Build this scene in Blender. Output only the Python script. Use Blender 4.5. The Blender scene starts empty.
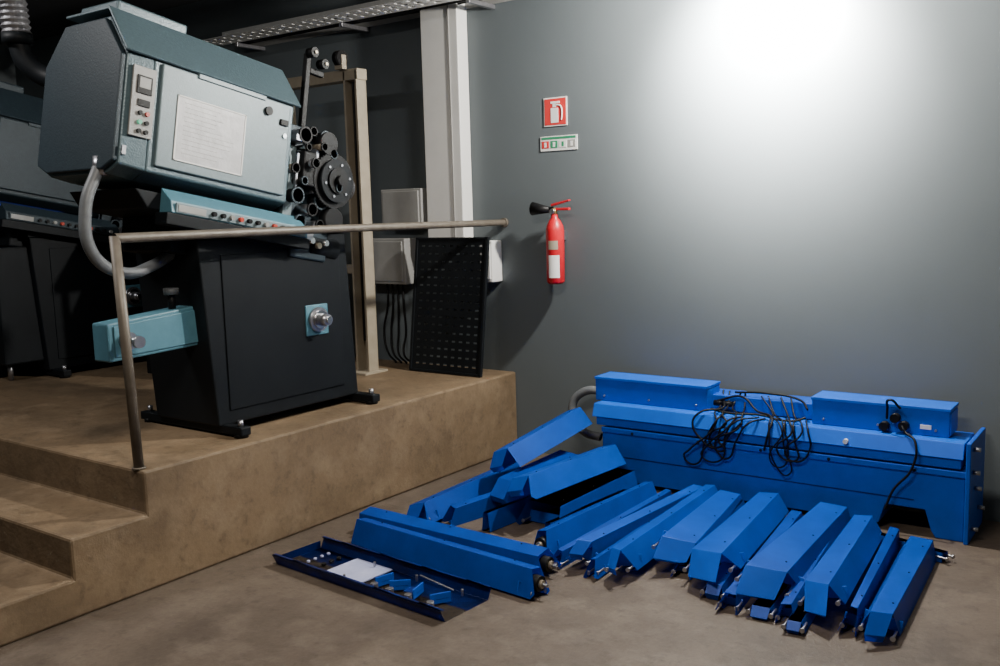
import bpy, bmesh, math, random
from mathutils import Matrix, Vector
random.seed(4)
rad=math.radians
# ------------------------------------------------------------------ camera
R=(Matrix.Rotation(rad(36),3,'Z')@Matrix.Rotation(rad(90-7.4),3,'X')@Matrix.Rotation(rad(-1.6),3,'Z'))
cd=bpy.data.cameras.new('camera'); cam=bpy.data.objects.new('camera',cd); bpy.context.collection.objects.link(cam)
cd.sensor_width=36; cd.lens=34.2
cam.matrix_world=Matrix.Translation((0,0,1.6))@R.to_4x4(); bpy.context.scene.camera=cam

# ------------------------------------------------------------------ materials
def mat(name,col,rough=.5,metal=0.0,noise=None,bump=None,spec=.5,emit=None):
    """noise=(scale,col2,low,high)  bump=(kind,scale,strength,dist)"""
    m=bpy.data.materials.new(name); m.use_nodes=True
    nt=m.node_tree; b=nt.nodes['Principled BSDF']
    b.inputs['Base Color'].default_value=(*col,1); b.inputs['Roughness'].default_value=rough
    b.inputs['Metallic'].default_value=metal
    b.inputs['Specular IOR Level'].default_value=spec
    tc=nt.nodes.new('ShaderNodeTexCoord')
    if noise:
        n=nt.nodes.new('ShaderNodeTexNoise'); n.inputs['Scale'].default_value=noise[0]; n.inputs['Detail'].default_value=8
        n.inputs['Roughness'].default_value=.6
        nt.links.new(tc.outputs['Object'],n.inputs['Vector'])
        r=nt.nodes.new('ShaderNodeValToRGB'); r.color_ramp.elements[0].position=noise[2]; r.color_ramp.elements[1].position=noise[3]
        r.color_ramp.elements[0].color=(*noise[1],1); r.color_ramp.elements[1].color=(*col,1)
        nt.links.new(n.outputs['Fac'],r.inputs['Fac']); nt.links.new(r.outputs['Color'],b.inputs['Base Color'])
    if bump:
        if bump[0]=='noise':
            t=nt.nodes.new('ShaderNodeTexNoise'); t.inputs['Detail'].default_value=6; o=t.outputs['Fac']
        else:
            t=nt.nodes.new('ShaderNodeTexVoronoi'); o=t.outputs['Distance']
        t.inputs['Scale'].default_value=bump[1]
        nt.links.new(tc.outputs['Object'],t.inputs['Vector'])
        bp=nt.nodes.new('ShaderNodeBump'); bp.inputs['Strength'].default_value=bump[2]; bp.inputs['Distance'].default_value=bump[3]
        nt.links.new(o,bp.inputs['Height']); nt.links.new(bp.outputs['Normal'],b.inputs['Normal'])
    if emit:
        b.inputs['Emission Color'].default_value=(*emit[0],1); b.inputs['Emission Strength'].default_value=emit[1]
    return m

def concrete(name,base,dark,light,sc=1.0):
    m=bpy.data.materials.new(name); m.use_nodes=True
    nt=m.node_tree; b=nt.nodes['Principled BSDF']; b.inputs['Roughness'].default_value=.62; b.inputs['Specular IOR Level'].default_value=.35
    tc=nt.nodes.new('ShaderNodeTexCoord')
    def noise(s,d=8,rg=.6,dist=0):
        n=nt.nodes.new('ShaderNodeTexNoise'); n.inputs['Scale'].default_value=s*sc; n.inputs['Detail'].default_value=d; n.inputs['Roughness'].default_value=rg
        n.inputs['Distortion'].default_value=dist
        nt.links.new(tc.outputs['Object'],n.inputs['Vector']); return n
    n1=noise(1.3,8,.65,.4); n2=noise(5,8,.65); n3=noise(60,4); n4=noise(14,6,.7)
    r1=nt.nodes.new('ShaderNodeValToRGB'); r1.color_ramp.elements[0].position=.38; r1.color_ramp.elements[1].position=.62
    r1.color_ramp.elements[0].color=(*dark,1); r1.color_ramp.elements[1].color=(*base,1)
    nt.links.new(n1.outputs['Fac'],r1.inputs['Fac'])
    r2=nt.nodes.new('ShaderNodeValToRGB'); r2.color_ramp.elements[0].position=.48; r2.color_ramp.elements[1].position=.72
    r2.color_ramp.elements[0].color=(0,0,0,1); r2.color_ramp.elements[1].color=(.7,.7,.7,1)
    nt.links.new(n2.outputs['Fac'],r2.inputs['Fac'])
    mx=nt.nodes.new('ShaderNodeMixRGB'); mx.inputs['Color2'].default_value=(*light,1)
    nt.links.new(r2.outputs['Color'],mx.inputs['Fac']); nt.links.new(r1.outputs['Color'],mx.inputs['Color1'])
    r4=nt.nodes.new('ShaderNodeValToRGB'); r4.color_ramp.elements[0].position=.53; r4.color_ramp.elements[1].position=.72
    r4.color_ramp.elements[0].color=(0,0,0,1); r4.color_ramp.elements[1].color=(.7,.7,.7,1)
    nt.links.new(n4.outputs['Fac'],r4.inputs['Fac'])
    mk_=nt.nodes.new('ShaderNodeMixRGB'); mk_.inputs['Color2'].default_value=(*[c*.65 for c in dark],1)
    nt.links.new(r4.outputs['Color'],mk_.inputs['Fac']); nt.links.new(mx.outputs['Color'],mk_.inputs['Color1'])
    m2=nt.nodes.new('ShaderNodeMixRGB'); m2.blend_type='MULTIPLY'; m2.inputs['Fac'].default_value=.35
    nt.links.new(mk_.outputs['Color'],m2.inputs['Color1']); nt.links.new(n3.outputs['Fac'],m2.inputs['Color2'])
    nt.links.new(m2.outputs['Color'],b.inputs['Base Color'])
    bp=nt.nodes.new('ShaderNodeBump'); bp.inputs['Strength'].default_value=.45; bp.inputs['Distance'].default_value=.010
    nt.links.new(n4.outputs['Fac'],bp.inputs['Height']); nt.links.new(bp.outputs['Normal'],b.inputs['Normal'])
    return m

M_floor=concrete('floor_concrete',(.120,.092,.069),(.072,.054,.041),(.17,.135,.105))
M_plat=concrete('platform_concrete',(.215,.150,.088),(.135,.094,.056),(.28,.205,.13))
M_wall=mat('wall_paint',(.118,.138,.148),.48,noise=(1.3,(.106,.125,.135),.3,.7),bump=('noise',60,.08,.004),spec=.3)
M_ceil=mat('ceiling_paint',(.05,.052,.055),.8,noise=(2,(.035,.036,.04),.3,.7))
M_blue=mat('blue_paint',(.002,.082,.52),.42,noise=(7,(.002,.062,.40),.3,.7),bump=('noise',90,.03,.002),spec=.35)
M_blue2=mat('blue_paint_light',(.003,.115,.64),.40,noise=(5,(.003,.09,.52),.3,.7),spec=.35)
M_navy=mat('blue_paint_inner',(.003,.025,.20),.3,.3,noise=(9,(.006,.014,.09),.35,.65))
M_steel=mat('zinc_steel',(.45,.45,.47),.32,.9,noise=(30,(.32,.32,.35),.3,.7))
M_plate=mat('bare_plate',(.58,.62,.86),.35,.3,noise=(8,(.38,.42,.68),.3,.7))
M_chrome=mat('chrome',(.70,.70,.69),.18,1.0,noise=(30,(.55,.55,.55),.3,.7))
M_tan=mat('pulley_metal',(.36,.31,.23),.4,.6,noise=(40,(.24,.20,.15),.3,.7))
M_brass=mat('brass',(.55,.37,.12),.35,.8,noise=(40,(.40,.26,.1),.3,.7))
M_black=mat('black_paint',(.0045,.006,.008),.55,noise=(5,(.007,.009,.011),.3,.7),bump=('noise',150,.1,.002),spec=.18)
M_rubber=mat('black_rubber',(.004,.004,.005),.5,noise=(20,(.007,.007,.007),.3,.7),spec=.22)
M_teal=mat('hammered_teal',(.085,.130,.150),.38,.15,noise=(60,(.064,.102,.12),.3,.7),bump=('voronoi',110,.3,.0025))
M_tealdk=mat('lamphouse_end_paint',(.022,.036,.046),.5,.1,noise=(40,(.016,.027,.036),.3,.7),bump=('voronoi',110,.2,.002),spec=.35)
M_door=mat('door_paint',(.155,.205,.225),.45,.1,noise=(50,(.132,.178,.195),.3,.7),bump=('voronoi',140,.12,.002))
M_cyan=mat('cyan_paint',(.075,.20,.26),.5,noise=(20,(.06,.165,.22),.3,.7))
M_paper=mat('paper',(.50,.50,.51),.4,noise=(12,(.43,.43,.44),.35,.6),bump=('noise',18,.25,.01))
M_hand=mat('handrail_metal',(.145,.125,.10),.5,.2,noise=(15,(.095,.08,.062),.3,.7))
M_beige=mat('beige_paint',(.36,.31,.235),.5,noise=(12,(.29,.25,.185),.3,.7))
M_white=mat('white_enamel',(.74,.74,.72),.4,noise=(5,(.68,.68,.66),.3,.7))
M_grey=mat('grey_enamel',(.30,.30,.29),.5,noise=(8,(.25,.25,.24),.3,.7))
M_grhose=mat('grey_hose',(.14,.15,.16),.5,noise=(30,(.10,.11,.12),.3,.7))
M_alu=mat('aluminium_duct_foil',(.45,.45,.47),.35,.8,noise=(25,(.22,.22,.24),.3,.7))
M_red=mat('red_paint',(.58,.010,.022),.35,noise=(10,(.47,.008,.018),.3,.7))
M_signred=mat('sign_red',(.60,.03,.03),.5,noise=(10,(.55,.025,.025),.3,.7))
M_green=mat('sign_green',(.03,.25,.12),.5,noise=(10,(.02,.21,.10),.3,.7))
M_signw=mat('sign_white',(.75,.75,.73),.5,noise=(10,(.7,.7,.68),.3,.7))
M_amber=mat('indicator_red',(.5,.05,.03),.4,noise=(10,(.4,.04,.02),.3,.7))
M_led=mat('green_display',(.05,.3,.2),.3,noise=(50,(.02,.1,.08),.3,.7),emit=((.2,.9,.5),.4))
M_scr=mat('monitor_glow',(.02,.05,.3),.3,noise=(10,(.01,.03,.2),.3,.7),emit=((.08,.15,.9),1.0))
M_lamp=mat('lamp_glass',(1,1,1),.3,noise=(5,(.95,.95,.95),.3,.7),emit=((1,.93,.85),30))

# ------------------------------------------------------------------ mesh helpers
def link(o): bpy.context.collection.objects.link(o); return o
class Grp:
    def __init__(s,name,loc):
        s.e=bpy.data.objects.new(name,None); s.e.location=loc; s.e.empty_display_size=.1; link(s.e); s.inv=Matrix.Translation(loc).inverted()
    def add(s,o):
        o.parent=s.e; o.matrix_parent_inverse=s.inv; return o
def mk(name,bm,mats,g=None,bev=0,M=None,smooth=False,solid=0):
    bmesh.ops.recalc_face_normals(bm,faces=bm.faces)
    me=bpy.data.meshes.new(name); bm.to_mesh(me); bm.free()
    if smooth:
        for p in me.polygons: p.use_smooth=True
    for m in (mats if isinstance(mats,(list,tuple)) else [mats]): me.materials.append(m)
    o=link(bpy.data.objects.new(name,me))
    if M is not None: o.matrix_world=M
    if solid:
        q=o.modifiers.new('s','SOLIDIFY'); q.thickness=solid; q.offset=0
    if bev:
        q=o.modifiers.new('b','BEVEL'); q.width=bev; q.segments=2; q.limit_method='ANGLE'; q.angle_limit=rad(40)
    if g: g.add(o)
    return o
def bbox(bm,a,b,mi=0,T=None):
    x0,y0,z0=a; x1,y1,z1=b
    v=[bm.verts.new(p) for p in ((x0,y0,z0),(x1,y0,z0),(x1,y1,z0),(x0,y1,z0),(x0,y0,z1),(x1,y0,z1),(x1,y1,z1),(x0,y1,z1))]
    for f in ((0,3,2,1),(4,5,6,7),(0,1,5,4),(1,2,6,5),(2,3,7,6),(3,0,4,7)):
        bm.faces.new([v[i] for i in f]).material_index=mi
    if T is not None:
        for q in v: q.co=T@q.co
def bcyl(bm,p,q,r,mi=0,n=20,r2=None):
    p=Vector(p);q=Vector(q); d=q-p; L=d.length
    T=Matrix.Translation((p+q)/2)@d.to_track_quat('Z','Y').to_matrix().to_4x4()
    k=bmesh.ops.create_cone(bm,cap_ends=True,segments=n,radius1=r,radius2=r if r2 is None else r2,depth=L,matrix=T)
    fs=set()
    for v in k['verts']:
        for f in v.link_faces: fs.add(f)
    for f in fs:
        f.material_index=mi
        if len(f.verts)==4: f.smooth=True
def box(name,a,b,m,g=None,bev=.004,M=None):
    bm=bmesh.new(); bbox(bm,a,b); return mk(name,bm,m,g,bev,M)
def cyl(name,p,q,r,m,g=None,n=28,M=None,r2=None):
    bm=bmesh.new(); bcyl(bm,p,q,r,0,n,r2); return mk(name,bm,m,g,0.0,M)
def prism(name,poly,axis,a,b,m,g=None,bev=.004,M=None,scale_a=1,ctr=(0,0)):
    bm=bmesh.new(); n=len(poly)
    def P(p,t):
        if axis==0: return (t,p[0],p[1])
        if axis==1: return (p[0],t,p[1])
        return (p[0],p[1],t)
    A=[bm.verts.new(P((ctr[0]+(p[0]-ctr[0])*scale_a,ctr[1]+(p[1]-ctr[1])*scale_a),a)) for p in poly]
    B=[bm.verts.new(P(p,b)) for p in poly]
    bm.faces.new(A); bm.faces.new(B)
    for i in range(n): bm.faces.new((A[i],A[(i+1)%n],B[(i+1)%n],B[i]))
    return mk(name,bm,m,g,bev,M)
def tube(name,pts,r,m,g=None,M=None,ribs=0):
    cu=bpy.data.curves.new(name,'CURVE'); cu.dimensions='3D'; cu.bevel_depth=r; cu.bevel_resolution=4; cu.resolution_u=10
    sp=cu.splines.new('BEZIER'); sp.bezier_points.add(len(pts)-1)
    for b,p in zip(sp.bezier_points,pts):
        b.co=p; b.handle_left_type=b.handle_right_type='AUTO'
    o=bpy.data.objects.new(name,cu); link(o)
    if M is not None: o.matrix_world=M
    cu.materials.append(m)
    if g: g.add(o)
    return o
def plate(name,w,h,nx,ny,fx,fy,th,m,M,g=None,margin=.03):
    """perforated sheet in local XZ, with real holes"""
    bm=bmesh.new()
    def cuts(L,n,fr):
        c=[0,margin]; st=(L-2*margin)/n
        for i in range(n):
            s=margin+i*st; c+= [s+st*(1-fr)/2, s+st*(1+fr)/2]
        c+=[L-margin,L]; return c
    xs=cuts(w,nx,fx); zs=cuts(h,ny,fy)
    V=[[bm.verts.new((x,0,z)) for z in zs] for x in xs]
    for i in range(len(xs)-1):
        for j in range(len(zs)-1):
            if i>=2 and j>=2 and i%2==0 and j%2==0 and i<len(xs)-2 and j<len(zs)-2: continue
            bm.faces.new((V[i][j],V[i+1][j],V[i+1][j+1],V[i][j+1]))
    return mk(name,bm,m,g,0,M,solid=th)

# ------------------------------------------------------------------ room shell
XL,XR,YB,YF,H=-9.6,1.6,5.1,-2.2,3.35
box('floor',(XL,YF,-.1),(XR,YB+.1,0),M_floor,bev=0)
box('wall_back',(XL,YB,0),(XR,YB+.12,H),M_wall,bev=0)
box('wall_left',(XL-.12,YF,0),(XL,YB+.12,H),M_wall,bev=0)
box('wall_right',(XR,YF,0),(XR+.12,YB+.12,H),M_wall,bev=0)
box('wall_front',(XL,YF-.12,0),(XR,YF,H),M_wall,bev=0)
box('ceiling',(XL-.12,YF-.12,H),(XR+.12,YB+.12,H+.1),M_ceil,bev=0)
PX=-3.58; PZ=.53
prism('concrete_platform',[(1.60,0.001),(1.60,.165),(1.95,.165),(1.95,.335),(2.30,.335),(2.30,PZ),(YB-.002,PZ),(YB-.002,0.001)],0,XL+.01,PX,M_plat,bev=.012)

# ------------------------------------------------------------------ handrail
g=Grp('handrail',(-3.64,2.32,PZ))
tube('rail_bar',[(-3.64,2.29,1.525),(-3.64,3.2,1.525),(-3.64,4.2,1.52),(-3.64,5.09,1.515)],.021,M_hand,g)
cyl('post',(-3.64,2.32,PZ-.0),(-3.64,2.29,1.535),.022,M_hand,g)
cyl('post_foot',(-3.64,2.32,PZ),(-3.64,2.32,PZ+.008),.030,M_hand,g)
cyl('wall_flange',(-3.64,5.08,1.515),(-3.64,5.099,1.515),.03,M_hand,g)

# ------------------------------------------------------------------ film projector
def projector(off,dark=False):
    ox,oy=off
    g=Grp('film_projector',(ox-4.05,oy+3.3,PZ))
    T=Matrix.Translation((ox,oy,0))
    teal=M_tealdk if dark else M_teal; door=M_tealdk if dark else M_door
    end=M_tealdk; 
    prism('pedestal',[(2.88,PZ+.05),(3.85,PZ+.05),(3.80,1.50),(2.82,1.50)],0,-4.32,-3.81,M_black,g,.008,T)
    box('pedestal_door',(-3.812,2.95,PZ+.12),(-3.803,3.74,1.42),M_black,g,.003,T)
    for i,y in enumerate((2.93,3.85)):
        box('foot_bar_%d'%i,(-4.5,y-.03,PZ+.012),(-3.67,y+.03,PZ+.055),M_black,g,.006,T)
        for x in (-4.45,-3.71):
            cyl('foot_pad_%d'%i,(x,y,PZ),(x,y,PZ+.02),.035,M_rubber,g,M=T)
            cyl('foot_bolt_%d'%i,(x,y,PZ+.05),(x,y,PZ+.085),.014,M_steel,g,M=T)
    box('pedestal_top_deck',(-4.36,2.80,1.50),(-3.79,3.95,1.535),M_black,g,.006,T)
    box('hub_plate',(-3.812,3.47,.955),(-3.795,3.63,1.12),M_cyan,g,.004,T)
    cyl('hub_flange',(-3.80,3.55,1.04),(-3.775,3.55,1.04),.066,M_steel,g,M=T)
    cyl('hub_ring',(-3.776,3.55,1.04),(-3.765,3.55,1.04),.050,M_chrome,g,M=T)
    cyl('hub_shaft',(-3.78,3.55,1.04),(-3.71,3.55,1.04),.034,M_steel,g,M=T,r2=.03)
    cyl('hub_nut',(-3.715,3.55,1.04),(-3.70,3.55,1.04),.018,M_chrome,g,M=T)
    prism('takeup_arm',[(2.38,.965),(2.38,1.14),(2.88,1.18),(2.88,.985)],0,-4.02,-3.90,M_cyan,g,.008,T)
    prism('takeup_arm_face',[(2.41,.985),(2.41,1.125),(2.86,1.16),(2.86,1.0)],0,-3.901,-3.893,M_cyan,g,.003,T)
    cyl('takeup_hub',(-3.90,2.47,1.055),(-3.87,2.47,1.055),.042,M_steel,g,M=T)
    cyl('takeup_spindle',(-3.87,2.47,1.055),(-3.80,2.47,1.055),.020,M_chrome,g,M=T)
    cyl('takeup_lock',(-3.81,2.47,1.055),(-3.79,2.47,1.055),.028,M_steel,g,M=T)
    cyl('arm_knob_stem',(-3.95,2.76,1.15),(-3.95,2.76,1.25),.018,M_rubber,g,M=T)
    cyl('arm_knob',(-3.95,2.76,1.24),(-3.95,2.76,1.27),.036,M_grhose,g,M=T)
    # ---- tilted head
    Hm=T@Matrix.Translation((-3.78,2.58,1.84))@Matrix.Rotation(rad(-10.5),4,'X')
    sec=[(0,-.03),(0,.47),(-.16,.66),(-.50,.66),(-.65,.47),(-.65,-.03),(-.56,-.07),(-.09,-.07)]
    prism('lamphouse_body',sec,1,-.02,.80,teal,g,.008,Hm)
    prism('lamphouse_rear_hood',[(x,z) for x,z in sec],1,-.15,-.021,teal,g,.008,Hm,scale_a=.97,ctr=(-.32,.27))
    inner=[(-.32+(x+.32)*.95,.27+(z-.27)*.93) for x,z in sec]
    prism('lamphouse_rear_cover',inner,1,-.175,-.15,end,g,.006,Hm)
    prism('roof_lid',[(.012,.468),(-.155,.672),(-.50,.672),(-.50,.685),(-.15,.685),(.022,.475)],1,-.17,.83,teal,g,.003,Hm)
    box('chimney_base',(-.47,-.12,.675),(-.17,.25,.735),teal,g,.01,Hm)
    box('side_door',(-.002,.015,.0),(.016,.765,.462),door,g,.006,Hm)
    box('door_hinge',(.0,.20,.445),(.024,.60,.468),door,g,.003,Hm)
    box('door_latch',(.012,.70,.35),(.028,.75,.38),M_rubber,g,.003,Hm)
    cyl('door_lock',(.014,.62,.40),(.03,.62,.40),.022,M_rubber,g,M=Hm)
    cyl('door_lock_b',(.014,.735,.30),(.025,.735,.30),.012,M_chrome,g,M=Hm)
    if not dark:
        box('document_sleeve',(.016,.10,.045),(.019,.49,.345),M_paper,g,.001,Hm)
        bm=bmesh.new()
        for i in range(12):
            bbox(bm,(.0192,.14,.315-i*.021),(.0196,.14+.3*random.uniform(.55,1),.317-i*.021))
        mk('document_lines',bm,M_grey,g,0,Hm)
        for n,a,b in (('t',(.018,.10,.338),(.0215,.49,.345)),('b',(.018,.10,.045),(.0215,.49,.052)),('l',(.018,.10,.045),(.0215,.108,.345)),('r',(.018,.482,.045),(.0215,.49,.345))):
            box('sleeve_edge_'+n,a,b,M_signw,g,.001,Hm)
    box('control_strip',(-.002,-.125,.11),(.010,-.01,.42),M_grey if not dark else M_tealdk,g,.003,Hm)
    box('meter',(.010,-.105,.30),(.016,-.03,.38),M_rubber,g,.002,Hm)
    box('meter_face',(.015,-.095,.325),(.0175,-.04,.372),M_grey,g,.001,Hm)
    box('hour_counter',(.010,-.095,.245),(.016,-.035,.275),M_rubber,g,.001,Hm)
    for i,(y,z,m) in enumerate([(-.08,.215,M_rubber),(-.045,.215,M_amber),(-.08,.175,M_led),(-.045,.175,M_rubber),(-.08,.135,M_rubber),(-.045,.135,M_rubber)]):
        cyl('strip_button_%d'%i,(.008,y,z),(.022,y,z),.010,m,g,M=Hm)
    box('maker_plate',(-.001,-.145,.02),(.004,-.125,.06),M_steel,g,.001,Hm)
    prism('head_base',[(-.05,-.11),(.88,-.11),(.88,-.19),(.02,-.19)],0,-.56,-.02,M_black,g,.006,Hm)
    bm=bmesh.new()
    pp=[(-.02,-.20),(.075,-.20),(.06,-.145),(-.02,-.085)]
    A=[bm.verts.new((x,.08,z)) for x,z in pp]; B=[bm.verts.new((x,.90,z)) for x,z in pp]
    bm.faces.new(A); bm.faces.new(B)
    for i in range(4): bm.faces.new((A[i],A[(i+1)%4],B[(i+1)%4],B[i]))
    mk('control_shelf',bm,M_cyan if not dark else M_tealdk,g,.004,Hm)
    box('shelf_skirt',(-.02,.06,-.255),(.07,.92,-.201),M_black,g,.004,Hm)
    box('shelf_fascia',(.068,.10,-.196),(.078,.88,-.152),M_door if not dark else M_tealdk,g,.002,Hm)
    for i in range(11):
        y=.30+i*.052
        m=(M_rubber,M_rubber,M_grey,M_amber)[i%4]
        cyl('shelf_knob_%d'%i,(.072,y,-.172),(.096,y,-.174),.011,m,g,M=Hm)
    box('shelf_label',(.078,.11,-.19),(.081,.26,-.16),M_grey,g,.001,Hm)
    box('tilt_mount',(-.50,.20,-.36),(-.10,.72,-.18),M_black,g,.01,Hm)
    # ---- mechanism (film side)
    box('mechanism_case',(-.42,.83,-.10),(-.10,1.12,.36),M_tealdk,g,.012,Hm)
    box('mechanism_plate',(-.10,.81,-.14),(-.07,1.16,.40),M_tealdk if not dark else teal,g,.006,Hm)
    box('gate_block',(-.07,.88,.08),(.02,.97,.26),M_rubber,g,.008,Hm)
    box('gate_rail',(-.07,.975,.05),(.0,1.0,.29),M_steel,g,.003,Hm)
    box('mechanism_door',(-.07,.82,-.10),(-.045,.88,.28),M_door if not dark else teal,g,.003,Hm)
    for i,(y,z,r,l,m) in enumerate([(.88,.34,.035,.09,M_steel),(1.03,.36,.030,.08,M_rubber),(.86,.02,.035,.09,M_rubber),(.95,-.04,.028,.11,M_steel),(1.04,.02,.036,.07,M_rubber),(.93,.20,.022,.13,M_steel),(1.08,.28,.02,.10,M_rubber),(.99,.30,.018,.12,M_tan),(.84,.16,.022,.08,M_tan),(.90,-.11,.03,.08,M_rubber),(1.02,-.11,.022,.10,M_steel),(1.10,.10,.018,.14,M_rubber),(.96,.38,.02,.06,M_tan),(.90,.28,.015,.10,M_chrome),(.88,.10,.018,.11,M_rubber)]):
        cyl('roller_%d'%i,(-.07,y,z),(-.07+l,y,z),r,m,g,M=Hm)
        cyl('roller_cap_%d'%i,(-.07+l-.012,y,z),(-.07+l,y,z),r*1.25,M_rubber if m is not M_rubber else M_tealdk,g,M=Hm)
    box('aperture_changer',(-.07,.82,.30),(.015,.90,.335),M_steel,g,.003,Hm)
    box('sound_head',(-.08,.86,-.30),(-.01,1.12,-.14),M_tealdk,g,.01,Hm)
    box('lever',(-.01,.845,.05),(.005,.86,.24),M_steel,g,.002,Hm)
    cyl('turret_disc',(-.16,1.17,.14),(-.16,1.21,.14),.16,M_rubber,g,n=40,M=Hm)
    cyl('lens_barrel',(-.10,1.0,.14),(-.10,1.30,.14),.055,M_rubber,g,M=Hm)
    cyl('lens_ring',(-.10,1.27,.14),(-.10,1.32,.14),.066,M_steel,g,M=Hm)
    cyl('lens_barrel_b',(-.24,1.15,.20),(-.24,1.34,.20),.05,M_rubber,g,M=Hm)
    bm=bmesh.new(); bcyl(bm,(.0,1.10,.14),(.025,1.10,.14),.145,0,48)
    bcyl(bm,(.025,1.10,.14),(.05,1.10,.14),.115,1,40); bcyl(bm,(.05,1.10,.14),(.062,1.10,.14),.07,0,32); bcyl(bm,(.06,1.10,.14),(.09,1.10,.14),.028,0,20)
    for i in range(48):
        a=i*2*math.pi/48; Tm=Matrix.Translation((.012,1.10,.14))@Matrix.Rotation(a,4,'X')
        bbox(bm,(-.011,-.004,.14),(.011,.004,.149),0,Tm)
    for i in range(6):
        a=i*math.pi/3+.3; bcyl(bm,(.05,1.10+.09*math.cos(a),.14+.09*math.sin(a)),(.056,1.10+.09*math.cos(a),.14+.09*math.sin(a)),.007,2,12)
    mk('focus_wheel',bm,[M_rubber,M_black,M_steel],g,0,Hm)
    cyl('lower_wheel',(-.02,1.12,-.07),(.03,1.12,-.07),.065,M_rubber,g,M=Hm)
    cyl('upper_wheel',(-.02,1.04,.33),(.03,1.04,.33),.06,M_rubber,g,M=Hm)
    cyl('motor',(-.05,1.0,-.22),(-.05,1.20,-.22),.06,M_black,g,M=Hm)
    cyl('shaft_low',(-.03,.92,-.17),(.05,.92,-.17),.04,M_steel,g,M=Hm)
    for i in range(5):
        cyl('idler_%d'%i,(-.02,.88+.05*i,-.2-.02*(i%2)),(.03,.88+.05*i,-.2-.02*(i%2)),.016,(M_chrome,M_tan)[i%2],g,M=Hm)
    box('feed_arm',(-.11,.93,.36),(-.08,.962,.80),M_rubber,g,.004,Hm)
    box('feed_arm_brace',(-.11,.96,.70),(-.08,1.06,.73),M_rubber,g,.004,Hm)
    for i,(y,z) in enumerate([(.94,.80),(1.02,.76)]):
        cyl('feed_roller_%d'%i,(-.08,y,z),(-.03,y,z),.026,M_rubber,g,M=Hm)
        cyl('feed_roller_hub_%d'%i,(-.03,y,z),(-.02,y,z),.008,M_tan,g,M=Hm)
    if not dark:
        tube('conduit_hose',[(-3.93,2.42,1.83),(-3.92,2.34,1.66),(-3.93,2.36,1.46),(-3.96,2.52,1.36),(-4.0,2.70,1.38),(-4.02,2.86,1.45)],.027,M_grhose,g,T)
        cyl('conduit_gland',(-3.93,2.43,1.80),(-3.93,2.44,1.88),.036,M_steel,g,M=T)
    else:
        box('pedestal_cabinet',(-4.9,2.6,PZ+.12),(-3.85,4.3,1.44),M_black,g,.01,T)
        for x in (-4.8,-3.95):
            for y in (2.68,4.22):
                cyl('cabinet_leg',(x,y,PZ),(x,y,PZ+.13),.018,M_steel,g,M=T)
    return g
projector((0,0))
projector((-2.55,.55),dark=True)

# flexible exhaust duct
g=Grp('exhaust_duct',(-4.66,2.50,2.9))
bm=bmesh.new(); N=64; S=24; rings=[]
for i in range(N+1):
    t=i/N; z=2.50+t*(H-2.50); r=.062+(.007 if i%2 else -.003)
    cx=-4.66+.04*math.sin(t*3); cy=2.50-.05*math.sin(t*2.5)
    rings.append([bm.verts.new((cx+r*math.cos(2*math.pi*k/S),cy+r*math.sin(2*math.pi*k/S),z)) for k in range(S)])
for i in range(N):
    for k in range(S): bm.faces.new((rings[i][k],rings[i][(k+1)%S],rings[i+1][(k+1)%S],rings[i+1][k]))
mk('duct_hose',bm,M_alu,g,0)
cyl('duct_collar',(-4.66,2.50,2.46),(-4.66,2.50,2.51),.07,M_black,g)
tube('duct_elbow',[(-4.66,2.50,2.47),(-4.64,2.52,2.38),(-4.56,2.58,2.30),(-4.42,2.62,2.28)],.05,M_black,g)

# equipment rack behind the projector
g=Grp('equipment_rack',(-5.45,4.2,PZ))
box('rack_body',(-5.9,3.9,PZ),(-5.0,4.5,1.45),M_black,g,.01)
box('rack_panel',(-5.85,3.885,.7),(-5.05,3.9,1.35),M_tealdk,g,.004)
for i in range(5): box('rack_slot_%d'%i,(-5.8,3.875,.75+i*.12),(-5.1,3.886,.83+i*.12),M_rubber,g,.002)
for x in (-5.85,-5.05): box('rack_frame',(x-.03,3.87,PZ),(x+.03,3.9,1.6),M_black,g,.002)
box('rack_shelf',(-5.95,3.85,1.6),(-4.95,4.5,1.64),M_black,g,.004)

g=Grp('computer_monitor',(-6.6,3.5,1.45))
box('monitor_base',(-6.72,3.42,1.441),(-6.52,3.60,1.455),M_black,g,.003)
box('monitor_stem',(-6.64,3.49,1.45),(-6.61,3.53,1.56),M_black,g,.003)
box('monitor_case',(-6.63,3.26,1.50),(-6.60,3.76,1.80),M_black,g,.004)
box('monitor_screen',(-6.601,3.28,1.52),(-6.596,3.74,1.78),M_scr,g,0)

# ------------------------------------------------------------------ beige steel stand
g=Grp('steel_frame_stand',(-4.8,4.6,PZ))
for n,x in (('a',-4.47),('b',-5.15)):
    box('post_%s'%n,(x-.06,4.57,PZ+.01),(x-.045,4.65,2.52),M_beige,g,.002)
    box('post_web_%s'%n,(x-.06,4.645,PZ+.01),(x+.06,4.66,2.52),M_beige,g,.002)
    box('post_flange_%s'%n,(x+.045,4.57,PZ+.01),(x+.06,4.65,2.52),M_beige,g,.002)
    box('post_base_%s'%n,(x-.09,4.50,PZ),(x+.09,4.72,PZ+.015),M_beige,g,.002)
box('crossbar',(-5.22,4.57,2.46),(-4.40,4.66,2.53),M_beige,g,.003)
box('crossbar_low',(-5.10,4.60,1.2),(-4.52,4.63,1.26),M_beige,g,.003)
tube('diagonal_rod',[(-4.47,4.60,.75),(-4.47,4.60,1.6),(-4.47,4.60,2.45)],.008,M_rubber,g)
cyl('pulley',(-4.55,4.55,2.60),(-4.50,4.55,2.60),.05,M_rubber,g)
box('pulley_bracket',(-4.56,4.53,2.53),(-4.49,4.57,2.62),M_beige,g,.002)

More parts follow.
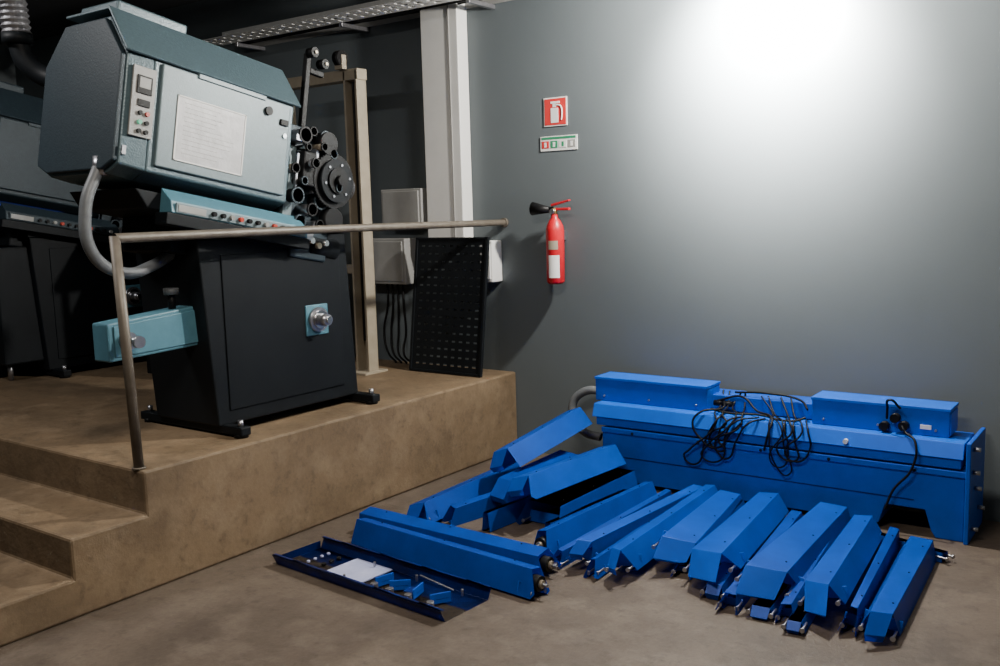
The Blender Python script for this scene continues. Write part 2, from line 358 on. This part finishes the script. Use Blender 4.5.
# ------------------------------------------------------------------ wall fittings
g=Grp('wall_trunking',(-4.05,5.05,2.1))
box('trunking_body',(-4.21,4.99,1.40),(-3.90,5.099,H-.01),M_white,g,.006)
box('trunking_side',(-4.235,5.03,1.40),(-4.21,5.099,H-.01),M_grey,g,.003)
box('trunking_seam',(-3.975,4.984,1.40),(-3.967,4.991,H-.01),M_grey,g,0)
g=Grp('junction_box',(-4.44,5.03,1.64))
box('box_body',(-4.62,4.98,1.50),(-4.25,5.099,1.76),M_grey,g,.006)
box('box_lid',(-4.60,4.97,1.515),(-4.27,4.982,1.745),M_grey,g,.005)
g=Grp('meter_cabinet',(-4.62,5.03,1.26))
box('cabinet_body',(-4.82,4.96,1.10),(-4.40,5.099,1.42),M_grey,g,.006)
box('cabinet_door',(-4.80,4.95,1.12),(-4.42,4.962,1.40),M_grey,g,.004)
for i in range(4):
    x=-4.66+.05*i
    tube('feeder_cable_%d'%i,[(x,5.05,1.10),(x+.01,5.04,.95),(x-.03+.02*i,5.03,.75),(x+.03,5.0,.60),(x+.12,4.98,PZ+.012)],.008,M_rubber,g)
g=Grp('wall_switch_box',(-3.72,5.04,1.25))
box('switch_body',(-3.77,4.985,1.13),(-3.67,5.099,1.40),M_white,g,.006)
box('switch_lid',(-3.76,4.975,1.15),(-3.68,4.987,1.38),M_signw,g,.004)

M_=Matrix.Translation((-4.25,4.80,PZ+.005))@Matrix.Rotation(rad(-8),4,'X')
g=Grp('perforated_steel_panel',(-3.96,4.84,PZ))
plate('perforated_sheet',.60,.90,9,16,.5,.22,.004,M_black,M_,g,.03)
for n,a,b in (('l',(-.005,-.01,0),(.015,.012,.90)),('r',(.585,-.01,0),(.605,.012,.90)),('t',(0,-.01,.885),(.60,.012,.90)),('b',(0,-.01,0),(.60,.012,.015))):
    box('panel_edge_'+n,a,b,M_black,g,.002,M_)

g=Grp('cable_tray',(-4.8,4.95,2.93))
plate('tray_side',2.55,.095,20,2,.35,.35,.003,M_signw,Matrix.Translation((-6.05,4.84,2.90)),g,.015)
plate('tray_bottom',2.55,.24,24,3,.5,.5,.003,M_white,Matrix.Translation((-6.05,4.84,2.90))@Matrix.Rotation(rad(-90),4,'X')@Matrix.Scale(-1,4,(0,0,1)) ,g,.02)
box('tray_back',(-6.05,5.08,2.90),(-3.50,5.084,2.985),M_grey,g,0)
for i in range(3):
    x=-5.9+i*1.1
    box('tray_bracket_%d'%i,(x,4.83,2.87),(x+.03,5.099,2.897),M_steel,g,.002)
for i in range(3):
    tube('tray_cable_%d'%i,[(-6.0,4.92+.04*i,2.925),(-5.2,4.94+.03*i,2.93),(-4.4,4.91+.05*i,2.925),(-3.52,4.93+.04*i,2.93)],.012,M_rubber,g)

# signs
g=Grp('fire_extinguisher_sign',(-3.235,5.09,2.19))
box('sign_plate',(-3.315,5.094,2.105),(-3.145,5.099,2.28),M_signw,g,.001)
box('sign_face',(-3.308,5.092,2.112),(-3.152,5.0945,2.273),M_signred,g,.001)
box('pictogram_body',(-3.262,5.090,2.125),(-3.208,5.0925,2.215),M_signw,g,.001)
box('pictogram_valve',(-3.248,5.090,2.22),(-3.222,5.0925,2.24),M_signw,g,.001)
box('pictogram_handle',(-3.262,5.090,2.242),(-3.195,5.0925,2.255),M_signw,g,.001)
tube('pictogram_hose',[(-3.222,5.091,2.235),(-3.19,5.091,2.225),(-3.18,5.091,2.18),(-3.185,5.091,2.14)],.004,M_signw,g)
g=Grp('instruction_sign',(-3.21,5.09,2.0))
box('sign_plate',(-3.345,5.094,1.955),(-3.075,5.099,2.045),M_signw,g,.001)
box('title_bar',(-3.335,5.092,2.026),(-3.085,5.0945,2.040),M_green,g,0)
for i in range(4):
    x=-3.333+.064*i
    box('pictogram_%d'%i,(x,5.092,1.972),(x+.052,5.0945,2.016),(M_signred,M_green,M_signw,M_grey)[i],g,0)
    box('pictogram_mark_%d'%i,(x+.018,5.091,1.978),(x+.034,5.0925,2.008),(M_signw,M_signw,M_green,M_signw)[i],g,0)

# fire extinguisher
g=Grp('fire_extinguisher',(-3.20,5.015,1.13))
bm=bmesh.new(); prof=[(0,1.13),(.045,1.13),(.056,1.145),(.057,1.46),(.052,1.49),(.035,1.525),(.022,1.54),(.022,1.56),(0,1.56)]
cx,cy=-3.20,5.015; S=32; rg=[]
for r,z in prof: rg.append([bm.verts.new((cx+r*math.cos(2*math.pi*k/S),cy+r*math.sin(2*math.pi*k/S),z)) for k in range(S)] if r>0 else [bm.verts.new((cx,cy,z))])
for a,b in zip(rg,rg[1:]):
    for k in range(S):
        q=[a[k%len(a)],a[(k+1)%len(a)],b[(k+1)%len(b)],b[k%len(b)]]; q=list(dict.fromkeys(q)); bm.faces.new(q)
mk('cylinder_body',bm,M_red,g,0,smooth=True)
def wrap(nm,z0,z1,m,r,s=1.30,w=.45):
    bm=bmesh.new()
    for k in range(12):
        a0=math.pi*(s+w*k/12); a1=math.pi*(s+w*(k+1)/12)
        bm.faces.new([bm.verts.new((cx+r*math.cos(a),cy+r*math.sin(a),z)) for a,z in ((a0,z0),(a1,z0),(a1,z1),(a0,z1))])
    mk(nm,bm,m,g)
wrap('label',1.17,1.31,M_signw,.0578,1.42,.40); wrap('label_band',1.345,1.40,M_beige,.0578,1.42,.36)
cyl('valve',(cx,cy,1.555),(cx,cy,1.60),.018,M_brass,g)
box('handle_low',(cx-.01,cy-.012,1.585),(cx+.11,cy+.012,1.60),M_red,g,.003)
prism('handle_top',[(cx-.02,1.61),(cx+.11,1.64),(cx+.11,1.65),(cx-.02,1.625)],1,cy-.012,cy+.012,M_red,g,.002)
cyl('gauge',(cx,cy-.02,1.58),(cx,cy-.035,1.58),.016,M_steel,g)
cyl('discharge_horn',(cx-.03,cy-.01,1.59),(cx-.15,cy-.02,1.60),.018,M_rubber,g,r2=.042)
tube('horn_pipe',[(cx-.005,cy-.01,1.60),(cx-.03,cy-.01,1.60),(cx-.05,cy-.012,1.592)],.009,M_rubber,g)
box('wall_bracket',(cx-.03,cy+.05,1.40),(cx+.03,5.099,1.46),M_steel,g,.002)

# ------------------------------------------------------------------ long blue boxes against the wall
g=Grp('blue_light_housing_stack',(-1.75,4.9,0))
F=4.70
prism('lower_housing',[(-2.70,.03),(-1.16,.03),(-1.13,.13),(-.95,.13),(-.92,.03),(-.90,0.0),(-.78,0.0),(-.78,.335),(-2.70,.335)],1,F,5.06,M_blue,g,.005)
for x in (-2.6,-1.7): box('support_foot',(x,F+.06,0),(x+.12,5.0,.032),M_navy,g,.003)
box('lower_front_flange',(-2.70,F-.012,.31),(-.76,F,.338),M_blue,g,.002)
box('lower_seam_strip',(-2.70,F-.004,.17),(-1.0,F,.174),M_navy,g,0)
prism('upper_housing',[(F+.0,.345),(F+.0,.41),(F+.02,.455),(5.02,.455),(5.05,.41),(5.05,.345)],0,-2.74,-.80,M_blue,g,.005)
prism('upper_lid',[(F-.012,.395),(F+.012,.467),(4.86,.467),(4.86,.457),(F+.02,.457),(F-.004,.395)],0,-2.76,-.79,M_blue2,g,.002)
box('rear_housing',(-2.62,4.88,.467),(-1.05,5.06,.55),M_blue,g,.004)
box('end_plate',(-.775,F-.03,0),(-.755,5.05,.48),M_blue,g,.004)
for i,(y,z) in enumerate([(4.74,.44),(4.74,.33),(4.80,.24),(4.90,.12),(4.74,.06)]):
    cyl('end_screw_%d'%i,(-.757,y,z),(-.725,y,z),.010,M_steel,g)
for i,x in enumerate([-2.5,-2.1,-1.75,-1.4,-1.0]):
    cyl('rivet_%d'%i,(x,F-.016,.32),(x,F-.01,.32),.008,M_rubber,g)
cyl('cap_screw',(-1.32,F-.02,.42),(-1.32,F+.01,.42),.012,M_signw,g)
for n,x0,x1,z0,z1,y0,y1 in (('a',-2.80,-2.10,.468,.605,4.80,4.98),('b',-1.52,-.87,.468,.605,4.79,4.97)):
    box('driver_box_'+n,(x0,y0,z0),(x1,y1,z1),M_blue,g,.004)
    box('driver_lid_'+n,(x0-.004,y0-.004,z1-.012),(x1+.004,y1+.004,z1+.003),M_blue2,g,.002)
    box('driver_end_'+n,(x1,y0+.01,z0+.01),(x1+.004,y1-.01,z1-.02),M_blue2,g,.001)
    for i in range(3): cyl('driver_screw_%s%d'%(n,i),(x0+.06+i*(x1-x0-.12)/2,y0-.008,z0+.03),(x0+.06+i*(x1-x0-.12)/2,y0,z0+.03),.006,M_steel,g)
for x,z in ((-1.11,.545),(-1.07,.51),(-1.16,.50)):
    cyl('connector',(x,4.75,z),(x,4.80,z),.022,M_rubber,g)
for x in (-2.08,-2.04):
    cyl('connector_a',(x,4.86,.51),(x+.07,4.86,.51),.016,M_rubber,g)
box('rating_label',(-1.0,4.785,.50),(-.95,4.790,.52),M_signw,g,0)

g=Grp('power_cables',(-1.8,4.68,.3))
def cable(pts,r=.006):
    q=[(p[0]+random.uniform(-.022,.022),p[1],p[2]+(random.uniform(-.018,.018) if p[2]<.43 else random.uniform(0,.006))) for p in pts]
    tube('cable',q,r,M_rubber,g)
fy=F-.024
U_=random.uniform
for k in range(4):
    a=-2.03+.05*k
    w1,w2=U_(-.16,.0),U_(.04,.16); dz=U_(.20,.34)
    cable([(a-.04,4.93,.565),(a-.02,4.85,.50),(a+.02,4.72,.478),(a+.03,fy,.44),(a+w1,fy-.005,dz+.06),(a+w1-.02,fy,dz),(a+w1+.05,fy,dz-.02),(a-.02,fy,.36),(a+w2*.5,fy-.005,.455),(a+w2,4.74,.478)],U_(.004,.0055))
for k in range(4):
    a=-1.72+.05*k
    s=U_(-.10,.14); dz=U_(.24,.36)
    cable([(a-.1,4.88,.565),(a-.02,4.78,.49),(a+.01,4.70,.478),(a+.02,fy,.44),(a+s,fy-.006,dz),(a+s+.06,fy,dz-.03),(a+s*.3+.08,fy,.37),(a+.06,fy,.455),(a+.02,4.74,.485)],U_(.004,.0055))
cable([(-1.07,4.74,.51),(-1.03,4.72,.49),(-1.0,4.67,.46),(-1.02,4.66,.33),(-1.07,4.66,.22),(-1.13,4.65,.12)],.006)
cable([(-1.12,4.74,.54),(-1.15,4.72,.60),(-1.13,4.71,.64),(-1.09,4.73,.60)],.006)
cable([(-2.05,4.86,.52),(-1.93,4.84,.56),(-1.8,4.80,.50),(-1.72,4.72,.48),(-1.70,fy,.42),(-1.74,fy,.34)],.006)
cable([(-2.0,4.92,.565),(-1.8,4.90,.575),(-1.6,4.87,.56),(-1.53,4.80,.53)],.006)
cable([(-2.05,4.78,.49),(-1.95,4.74,.485),(-1.8,4.76,.485),(-1.6,4.73,.485),(-1.53,4.75,.50)],.006)
cable([(-2.02,4.86,.52),(-2.0,4.78,.50),(-2.08,4.70,.48),(-2.12,fy,.42),(-2.10,fy,.34),(-2.0,fy,.30),(-1.9,fy,.38),(-1.85,fy,.45)],.006)

g=Grp('flexible_conduit',(-2.95,4.9,.3))
pts=[(-2.78,4.99,.42),(-2.88,4.98,.48),(-3.00,4.97,.46),(-3.06,4.96,.38),(-3.04,4.95,.29),(-2.97,4.95,.22),(-2.86,4.96,.20)]
tube('conduit_core',pts,.026,M_grhose,g)

# ------------------------------------------------------------------ blue channels
def channel(near,far,wn,wf,h,zn=0.0,zf=0.0,roll=0,flap=.16,fl=.03,inverted=False,end='screw',m=None,inner=False,cut=0,wing=0.0,skew=0.0,fw=.92):
    """folded sheet-metal channel from near to far (world xy): web, flared sides, lips, end flap/wings, fittings"""
    d=Vector((far[0]-near[0],far[1]-near[1],zf-zn)); L=d.length
    bm=bmesh.new()
    def prof(w): return [(-w/2-fl+.022,.003),(-w/2-fl,.003),(-w/2,h),(w/2,h),(w/2+fl,.003),(w/2+fl-.022,.003)]
    nseg=4; rows=[]
    for i in range(nseg+1):
        t=i/nseg; w=wn+(wf-wn)*t
        r_=[]
        for k,(x,z) in enumerate(prof(w)):
            y=t*L
            if i==0:
                if k in(0,1,4,5): y+=cut
                y+=skew*(1 if k>=3 else -1)
            if i==nseg: y+=skew*(1 if k>=3 else -1)*.6
            r_.append(bm.verts.new((x,y,z)))
        rows.append(r_)
    for a,b in zip(rows,rows[1:]):
        for k in range(5): bm.faces.new((a[k],a[k+1],b[k+1],b[k]))
    a=rows[0]; w=wn
    if flap:
        fz=max(h-flap*.62,.012); fyy=-flap*.72
        p=bm.verts.new((-w/2*fw,fyy-skew,fz)); q=bm.verts.new((w/2*fw,fyy+skew,fz))
        bm.faces.new((a[2],a[3],q,p))
        p2=bm.verts.new((-w/2*fw*.85,fyy+.012-skew,max(fz-.03,.004))); q2=bm.verts.new((w/2*fw*.85,fyy+.012+skew,max(fz-.03,.004)))
        bm.faces.new((p,q,q2,p2))
    if wing:
        for s,kt,kb in ((-1,2,1),(1,3,4)):
            pt=bm.verts.new((s*(w/2+fl*.9),-wing+skew*s,h*.22)); pb=bm.verts.new((s*(w/2+fl),-wing*.55+skew*s,.004))
            bm.faces.new((a[kt],pt,pb,a[kb]))
    a=rows[-1]; c1=bm.verts.new((-wf/2,L-.0-skew*.6,h*.35)); c2=bm.verts.new((wf/2,L-.0+skew*.6,h*.35)); bm.faces.new((a[2],a[3],c2,c1))
    bmesh.ops.solidify(bm,geom=bm.faces[:],thickness=.003)
    if end in('screw','both'):
        for s in (-1,1):
            x=s*(wn/2+fl*.6)
            bcyl(bm,(x,-.02,.025),(x,.05,.025),.005,1,10); bcyl(bm,(x,-.026,.025),(x,-.02,.025),.010,1,12)
        bbox(bm,(-wn/2-fl+.002,cut+.045,.004),(wn/2+fl-.002,cut+.05,h*.5),0)
    if end in('pulley','both'):
        bcyl(bm,(0.0,-.03,h*.5),(0,.01,h*.5),.034,4,20); bcyl(bm,(0,-.042,h*.5),(0,-.03,h*.5),.018,2,16)
        bcyl(bm,(0,-.065,h*.5),(0,-.042,h*.5),.008,1,12)
    if end=='cap':
        bcyl(bm,(0,L-.02,h*.55),(0,L+.04,h*.55),.035,2,20); bcyl(bm,(0,L+.04,h*.55),(0,L+.06,h*.55),.012,4,12)
    for t in (.12,.5,.88):
        bcyl(bm,(wn*.28,L*t,h+.001),(wn*.28,L*t,h+.004),.004,4,10)
    if inner:
        hh=h-.006
        bbox(bm,(-wn/2+.012,L*.52,hh-.006),(wn/2-.012,L*.74,hh),5)
        for k in range(5): bcyl(bm,((-.08+.04*k),L*.89,hh-.009),((-.08+.04*k),L*.89,hh),.008,5,12)
        for k in range(4): bcyl(bm,((-.07+.045*k),L*.81,hh-.009),((-.07+.045*k),L*.81,hh),.012,4,12)
        for t,rz in ((.12,.5),(.24,-.3),(.34,.8),(.43,.2)):
            T=Matrix.Translation((.02,L*t,hh-.02))@Matrix.Rotation(rz,4,'Z')
            bbox(bm,(-.045,-.003,-.025),(.045,.003,.018),7,T); bbox(bm,(-.035,-.003,-.002),(.02,.06,.002),6,T)
            bcyl(bm,(.08,L*t,hh-.03),(.08,L*t,hh),.016,1,14)
        bcyl(bm,(-.06,L*.30,hh-.05),(-.06,L*.12,hh-.03),.004,1,8)
        for s in(-1,1):
            for t in(.1,.35,.6): bcyl(bm,(s*.09,L*t,hh-.03),(s*.09,L*t,hh),.006,1,8)
    yaw=math.atan2(-d.x,d.y); pitch=math.asin(d.z/L)
    M=Matrix.Translation((near[0],near[1],zn+(h if inverted else 0)))@Matrix.Rotation(yaw,4,'Z')@Matrix.Rotation(pitch,4,'X')@Matrix.Rotation(rad(roll+(180 if inverted else 0)),4,'Y')
    return mk('blue_metal_channel',bm,[m or M_blue,M_steel,M_tan,M_brass,M_rubber,M_plate,M_navy,M_blue],None,.0008,M)
# right-hand group: a lower layer on the floor with a tilted upper layer resting on it
channel((-1.70,3.64),(-1.84,4.62),.05,.05,.06,.0,.0,0,cut=.0,flap=0,fl=.02,wing=.05)
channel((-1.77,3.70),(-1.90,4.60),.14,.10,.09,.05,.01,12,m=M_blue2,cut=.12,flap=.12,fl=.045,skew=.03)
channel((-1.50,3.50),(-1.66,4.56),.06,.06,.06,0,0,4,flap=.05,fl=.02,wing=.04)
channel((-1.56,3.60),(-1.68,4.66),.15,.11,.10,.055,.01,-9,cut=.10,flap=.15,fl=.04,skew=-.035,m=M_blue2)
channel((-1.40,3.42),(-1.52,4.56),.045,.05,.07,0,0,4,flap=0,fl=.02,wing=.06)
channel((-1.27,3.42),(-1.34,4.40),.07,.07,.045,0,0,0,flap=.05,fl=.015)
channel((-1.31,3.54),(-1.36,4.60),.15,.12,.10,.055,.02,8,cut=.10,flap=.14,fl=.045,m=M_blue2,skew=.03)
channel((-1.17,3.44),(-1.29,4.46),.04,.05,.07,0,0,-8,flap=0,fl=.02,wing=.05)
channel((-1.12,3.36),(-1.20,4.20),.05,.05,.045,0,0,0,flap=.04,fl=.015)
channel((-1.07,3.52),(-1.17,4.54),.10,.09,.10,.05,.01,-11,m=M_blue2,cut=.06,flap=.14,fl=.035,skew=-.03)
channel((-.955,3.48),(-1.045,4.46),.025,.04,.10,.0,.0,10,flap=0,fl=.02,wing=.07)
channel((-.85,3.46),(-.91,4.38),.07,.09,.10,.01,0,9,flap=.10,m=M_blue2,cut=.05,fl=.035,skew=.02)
channel((-.80,4.40),(-1.32,4.58),.04,.04,.045,0,0,0,flap=0,fl=.008)
# middle group
channel((-2.34,3.54),(-2.28,4.50),.05,.05,.12,0,0,-12,end='both',flap=0,fl=.025,wing=.05)
channel((-2.23,3.46),(-2.22,4.54),.025,.03,.08,0,0,12,end='screw',flap=0,fl=.02,wing=.04)
channel((-2.12,3.48),(-2.08,4.60),.05,.05,.11,0.03,0,12,flap=.08,m=M_blue2,fl=.03,skew=.02)
channel((-2.02,3.44),(-2.06,4.56),.02,.02,.08,0,0,-8,flap=0,fl=.02,wing=.06)
channel((-1.91,3.46),(-1.99,4.64),.06,.06,.11,.03,0,-10,flap=.10,cut=.06,fl=.035,m=M_blue2,skew=-.02)
# left stack (crossed and leaning on each other)
channel((-2.63,3.80),(-2.58,4.60),.11,.11,.12,.15,.14,-16,end='cap',flap=.09,m=M_blue2,fl=.04,wing=.06)
channel((-2.56,3.86),(-2.54,4.62),.20,.18,.13,0,0,0,end='screw',flap=0,wing=.07,fl=.03)
channel((-2.46,3.74),(-2.40,4.42),.03,.03,.08,0,0,0,end='screw',flap=0,fl=.015)
channel((-2.96,4.12),(-2.90,4.80),.11,.10,.12,.18,.29,-20,end='cap',flap=.11,m=M_blue2,fl=.04)
channel((-2.86,3.96),(-2.90,4.62),.15,.13,.18,0,0,8,end='screw',flap=.12,wing=.07)
channel((-3.06,3.90),(-2.74,4.02),.05,.05,.05,0.0,0.0,0,end='screw',flap=0,fl=.012,wing=.03)
channel((-3.00,3.66),(-2.86,4.30),.04,.04,.10,.0,.02,10,end='cap',flap=0,fl=.015,wing=.04)
channel((-2.78,3.66),(-2.72,4.30),.03,.03,.10,0,0,0,end='cap',flap=0,fl=.012)
channel((-3.13,3.58),(-3.17,4.48),.10,.10,.11,0,0,-16,end='screw',flap=.09,fl=.035,wing=.05)
# rails lying across (length along x)
channel((-2.22,3.35),(-3.32,3.38),.08,.08,.11,0,0,-10,end='both',flap=0,wing=.04)
channel((-2.13,3.12),(-3.22,3.21),.06,.06,.12,0,0,10,end='both',flap=0,fl=.025,wing=.04)
channel((-2.36,3.235),(-3.28,3.29),.03,.03,.08,0,0,0,end='screw',flap=0,fl=.01)
channel((-2.28,2.86),(-3.34,2.93),.26,.26,.055,0.0,0.0,0,end='',flap=0,fl=.025,inverted=True,inner=True,m=M_navy)

# ------------------------------------------------------------------ lamps
LX,LY=-1.85,4.60
g=Grp('ceiling_lamp',(LX,LY,3.0))
cyl('lamp_rod',(LX,LY,2.84),(LX,LY,H),.012,M_grey,g)
cyl('lamp_cap',(LX,LY,2.82),(LX,LY,2.88),.035,M_grey,g)
bm=bmesh.new(); bmesh.ops.create_uvsphere(bm,u_segments=24,v_segments=16,radius=.045,matrix=Matrix.Translation((LX,LY,2.79)))
mk('lamp_bulb',bm,M_lamp,g,smooth=True)
def light(name,kind,loc,power,col,size=.1,rot=None,sy=None):
    l=bpy.data.lights.new(name,kind); l.energy=power; l.color=col
    if kind=='AREA':
        l.size=size
        if sy: l.shape='RECTANGLE'; l.size_y=sy
    else: l.shadow_soft_size=size
    o=link(bpy.data.objects.new(name,l)); o.location=loc
    if rot: o.rotation_euler=rot
    return o
light('bulb_light','POINT',(LX,LY+.03,2.70),430,(1,.95,.87),.05)
s=light('wall_spot_light','SPOT',(LX,LY+.04,2.70),2300,(1,.96,.90),.05,(rad(68),0,0))
s.data.spot_size=rad(120); s.data.spot_blend=1.0
light('ceiling_panel_light','AREA',(-1.6,1.6,H-.05),105,(1,.90,.78),1.2,(0,0,0),.4)
light('ceiling_panel_light_b','AREA',(-5.0,1.4,H-.05),48,(1,.97,.95),.8,(0,0,0),.3)
w=bpy.data.worlds.new('world'); bpy.context.scene.world=w; w.use_nodes=True
w.node_tree.nodes['Background'].inputs[0].default_value=(.5,.55,.6,1); w.node_tree.nodes['Background'].inputs[1].default_value=.15
